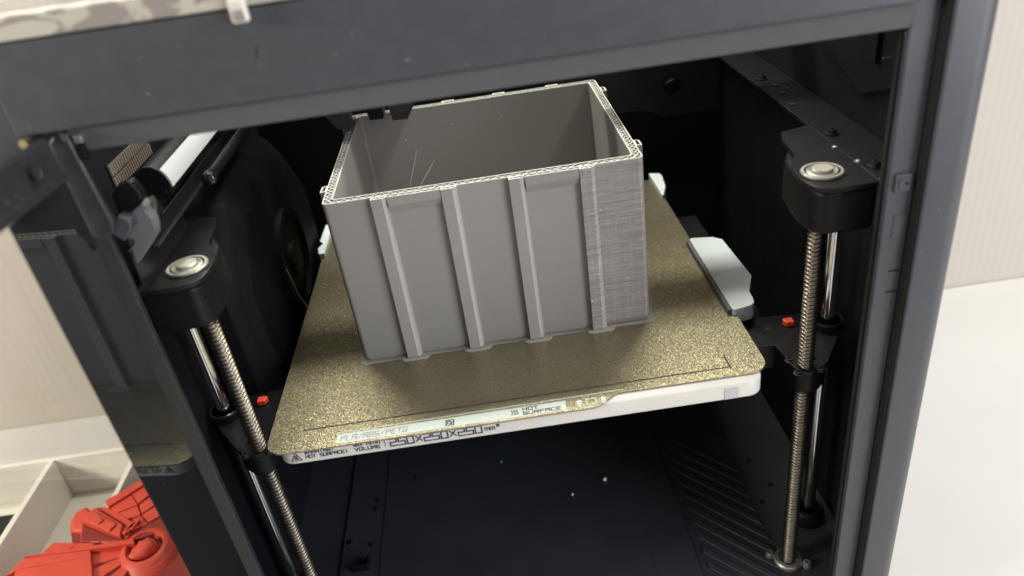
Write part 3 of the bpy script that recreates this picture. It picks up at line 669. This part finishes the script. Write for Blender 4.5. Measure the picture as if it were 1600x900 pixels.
# ================================================================== left side beyond the door: tray, pouch, model
TR = thing('tray', 'cream open tray with a dividing wall on the white table', 'tray', (-.40, 0, -.2))
MB().box(-.560, -.3300, -.16, .0900, -.1998, -.1980).build('tray_floor', 'tray', TR)
MB().box(-.4110, -.4060, -.16, .0860, -.1978, -.1570).build('divider', 'tray', TR, .0005)
MB().box(-.3345, -.3300, -.16, .0860, -.1978, -.1570).build('tray_side', 'tray', TR, .0005)
MB().box(-.560, -.3300, .0862, .0905, -.1978, -.1570).build('tray_back', 'tray', TR, .0005)
MB().box(-.560, -.556, -.16, .0860, -.1978, -.1570).build('tray_side', 'tray', TR, .0005)
pc = MB().prism(rrect(-.552, -.4130, -.10, .055, .015, 4), -.1978, -.180).build('cloth_pouch', 'pouch', None, .005, 3)
tag(pc, 'flat black cloth pouch in the left part of the cream tray', 'pouch')
cb = MB().tube([(-.47 + .03 * math.cos(a * .35), .02 + .022 * math.sin(a * .35), -.1778 + .0002 * a) for a in range(0, 14)], .0022, 8).build('cable', 'cable', None, smooth=True)
tag(cb, 'short grey cable curled on the black pouch', 'cable')

RK = thing('model_ship', 'matt red plastic model spaceship with panel grooves and a hollow cockpit', 'model', (-.29, -.04, -.198))
ZR = -.158
def unp(x, y, z):
    d = RM @ Vector(((x - 800) / FPX, -(y - 450) / FPX, -1)); tt = (z - POS.z) / d.z; q = POS + d * tt; return (q.x, q.y)
def hull(pts, z0, z1, name='hull', m='redkit', parent=RK, bev=.0012):
    return MB().prism([unp(x, y, z1) for x, y in pts], z0, z1).build(name, m, parent, bev)
core = hull([(112, 850), (110, 832), (125, 812), (150, 800), (170, 800), (172, 790), (225, 758), (330, 830), (340, 960), (150, 1000), (60, 960), (60, 905), (95, 870)], -.19, ZR - .002, 'hull', 'redgroove')
hull([(128, 815), (150, 797), (172, 795), (224, 762), (330, 830), (330, 862), (268, 836), (240, 832), (205, 845), (125, 846)], ZR - .02, ZR + .0045, 'hull_deck', 'redgroove', core)
hull([(20, 905), (60, 872), (206, 845), (200, 872), (190, 990), (30, 990)], ZR - .02, ZR + .0018, 'hull_deck', 'redgroove', core)
def panel(pts, z=ZR, h=.004, bev=.0006):
    mx = sum(p[0] for p in pts) / len(pts); my = sum(p[1] for p in pts) / len(pts)
    pts = [(mx + (x - mx) * 1.05, my + (y - my) * 1.05) for x, y in pts]
    return hull(pts, z - h, z, 'panel', 'redkit', core, bev)
panel([(9, 900), (40, 872), (137, 856), (139, 869), (30, 889)], ZR + .006, .014)
panel([(26, 893), (139, 872), (148, 990), (10, 990)], ZR + .006, .014)
panel([(42, 869), (62, 866), (204, 842), (206, 849), (140, 858)], ZR + .007, .012)
panel([(64, 866), (84, 848), (120, 848), (104, 861)], ZR + .002)
panel([(107, 861), (122, 848), (144, 848), (148, 855)], ZR + .003)
panel([(146, 848), (186, 847), (202, 840), (204, 842), (150, 853)], ZR + .003)
pod = MB().loops([[Vector((q[0], q[1], ZR - .03 + .0005 * k)) for q in [unp(*p, ZR - .01) for p in pts]] for k, pts in ((0, [(112, 848), (108, 828), (118, 808), (140, 797), (150, 815), (140, 848)]), (44, [(114, 846), (111, 828), (121, 810), (142, 798), (152, 815), (142, 848)]), (62, [(122, 844), (120, 828), (128, 814), (144, 806), (150, 818), (142, 844)]))], cap0=True, cap1=True).build('engine_pod', 'redkit', RK, .002, 3)
panel([(126, 812), (148, 794), (190, 819), (186, 836), (166, 829)], ZR + .009, .014)
panel([(133, 812), (148, 800), (180, 818), (170, 828)], ZR + .0105, .004)
panel([(146, 811), (153, 806), (161, 812), (153, 818)], ZR + .0118, .003)
for k in range(4):
    panel([(128 + k * 16, 817 + k * 4), (141 + k * 16, 821 + k * 4), (139 + k * 16, 846 + k * 1), (125 + k * 16, 845 + k * 1)], ZR + .004, .012)
panel([(150, 793), (172, 793), (196, 808), (216, 822), (206, 828), (192, 818)], ZR + .007, .010)
panel([(187, 838), (193, 821), (207, 829), (199, 839)], ZR + .006)
for k in range(3):
    panel([(190 + k * 6, 832 - k * 4), (194 + k * 6, 835 - k * 4), (208 + k * 5, 820 - k * 4), (204 + k * 5, 817 - k * 4)], ZR + .0085, .004)
panel([(165, 782), (220, 750), (224, 757), (170, 791)], ZR + .010, .016)
panel([(172, 792), (205, 773), (214, 788), (184, 800)], ZR + .008, .014)
panel([(207, 772), (225, 760), (233, 772), (216, 786)], ZR + .008, .014)
panel([(186, 801), (214, 790), (219, 804), (200, 809)], ZR + .007, .012)
panel([(217, 787), (236, 776), (242, 788), (221, 802)], ZR + .0065, .012)
panel([(222, 804), (243, 791), (252, 804), (232, 815)], ZR + .006, .012)
panel([(205, 812), (220, 806), (230, 818), (216, 824)], ZR + .0055, .010)
# cockpit: oval collar with a ribbed bulb inside
ocx, ocy = unp(226, 855, ZR + .004); ou = Vector((*unp(253, 838, ZR + .004), 0)) - Vector((ocx, ocy, 0)); ov = Vector((*unp(237, 872, ZR + .004), 0)) - Vector((ocx, ocy, 0))
def oval(s, z, n=28): return [Vector((ocx, ocy, z)) + ou * s * math.cos(2 * math.pi * k / n) + ov * s * math.sin(2 * math.pi * k / n) for k in range(n)]
MB().loops([oval(1.75, ZR - .003), oval(1.28, ZR + .0045), oval(1.02, ZR + .0052), oval(.95, ZR + .0030), oval(.85, ZR - .008)], cap1=True).build('cockpit_collar', 'redkit', core, smooth=True, angle=50)
blb = []
for k in range(9):
    s = k / 8; cpt = Vector((ocx, ocy, ZR + .001)) + ou * (-1.25 + 1.85 * s); r = .0022 + .0062 * math.sin(min(1, s * 1.05) * math.pi * .62) ** 1.4 - (.0035 if k == 8 else 0)
    r *= 1 + (.12 if k % 2 else -.06) * (k < 7)
    a, b = ov.normalized(), Vector((0, 0, 1))
    blb.append([cpt + a * r * math.cos(2 * math.pi * j / 16) + b * r * .85 * math.sin(2 * math.pi * j / 16) for j in range(16)])
MB().loops(blb, cap0=True, cap1=True).build('ribbed_bulb', 'redkit', core, smooth=True, angle=60)
for k in range(7):                                  # radiating plates round the cockpit
    a0 = math.radians(150 + k * 26); a1 = a0 + math.radians(22)
    o0 = Vector((ocx, ocy, 0)); rr = [1.32, 2.6 + .5 * (k % 3)]
    pts = [o0 + ou * r * math.cos(a) + ov * r * math.sin(a) for r, a in ((rr[0], a0), (rr[1], a0 + .03), (rr[1], a1 - .03), (rr[0], a1))]
    MB().prism([(q.x, q.y) for q in pts], ZR - .004, ZR + .0025 + .0008 * (k % 2)).build('panel', 'redkit', core, .0006)
for k in range(6):
    a0 = math.radians(-38 + k * 9)
    pts = [Vector((ocx, ocy, 0)) + ou * r * math.cos(a) + ov * r * math.sin(a) for r, a in ((1.35, a0), (2.1, a0), (2.1, a0 + .09), (1.35, a0 + .09))]
    MB().prism([(q.x, q.y) for q in pts], ZR - .004, ZR + .0035).build('panel', 'redkit', core, .0004)

# ================================================================== loose bits
def crumb(loc, r, m, label):
    bm = MB(); bmesh.ops.create_icosphere(bm.bm, subdivisions=2, radius=r)
    for v in bm.bm.verts: v.co = v.co * (1 + random.uniform(-.25, .2)) + Vector(loc)
    o = bm.build('crumb', m); tag(o, label, 'crumb', 'crumbs on the printer floor')
crumb((.0523, -.0262, -.1615), .0016, 'crumb', 'larger pale plastic crumb on the dark printer floor')
crumb((.0268, -.0358, -.1620), .0010, 'crumb', 'smaller pale plastic crumb left of the larger one on the floor')
crumb((-.0226, .0085, -.1620), .0011, 'bluebit', 'tiny blue crumb on the dark printer floor under the bed')
th = MB().tube([(-.150, .020, .078), (-.143, .012, .060), (-.137, .008, .034), (-.1335, .006, .012), (-.1290, .004, .0004)], .00016, 5).build('plastic_strand', 'thread', None, smooth=True)
tag(th, 'single fine plastic strand stretched from the left duct to the gold sheet', 'strand')
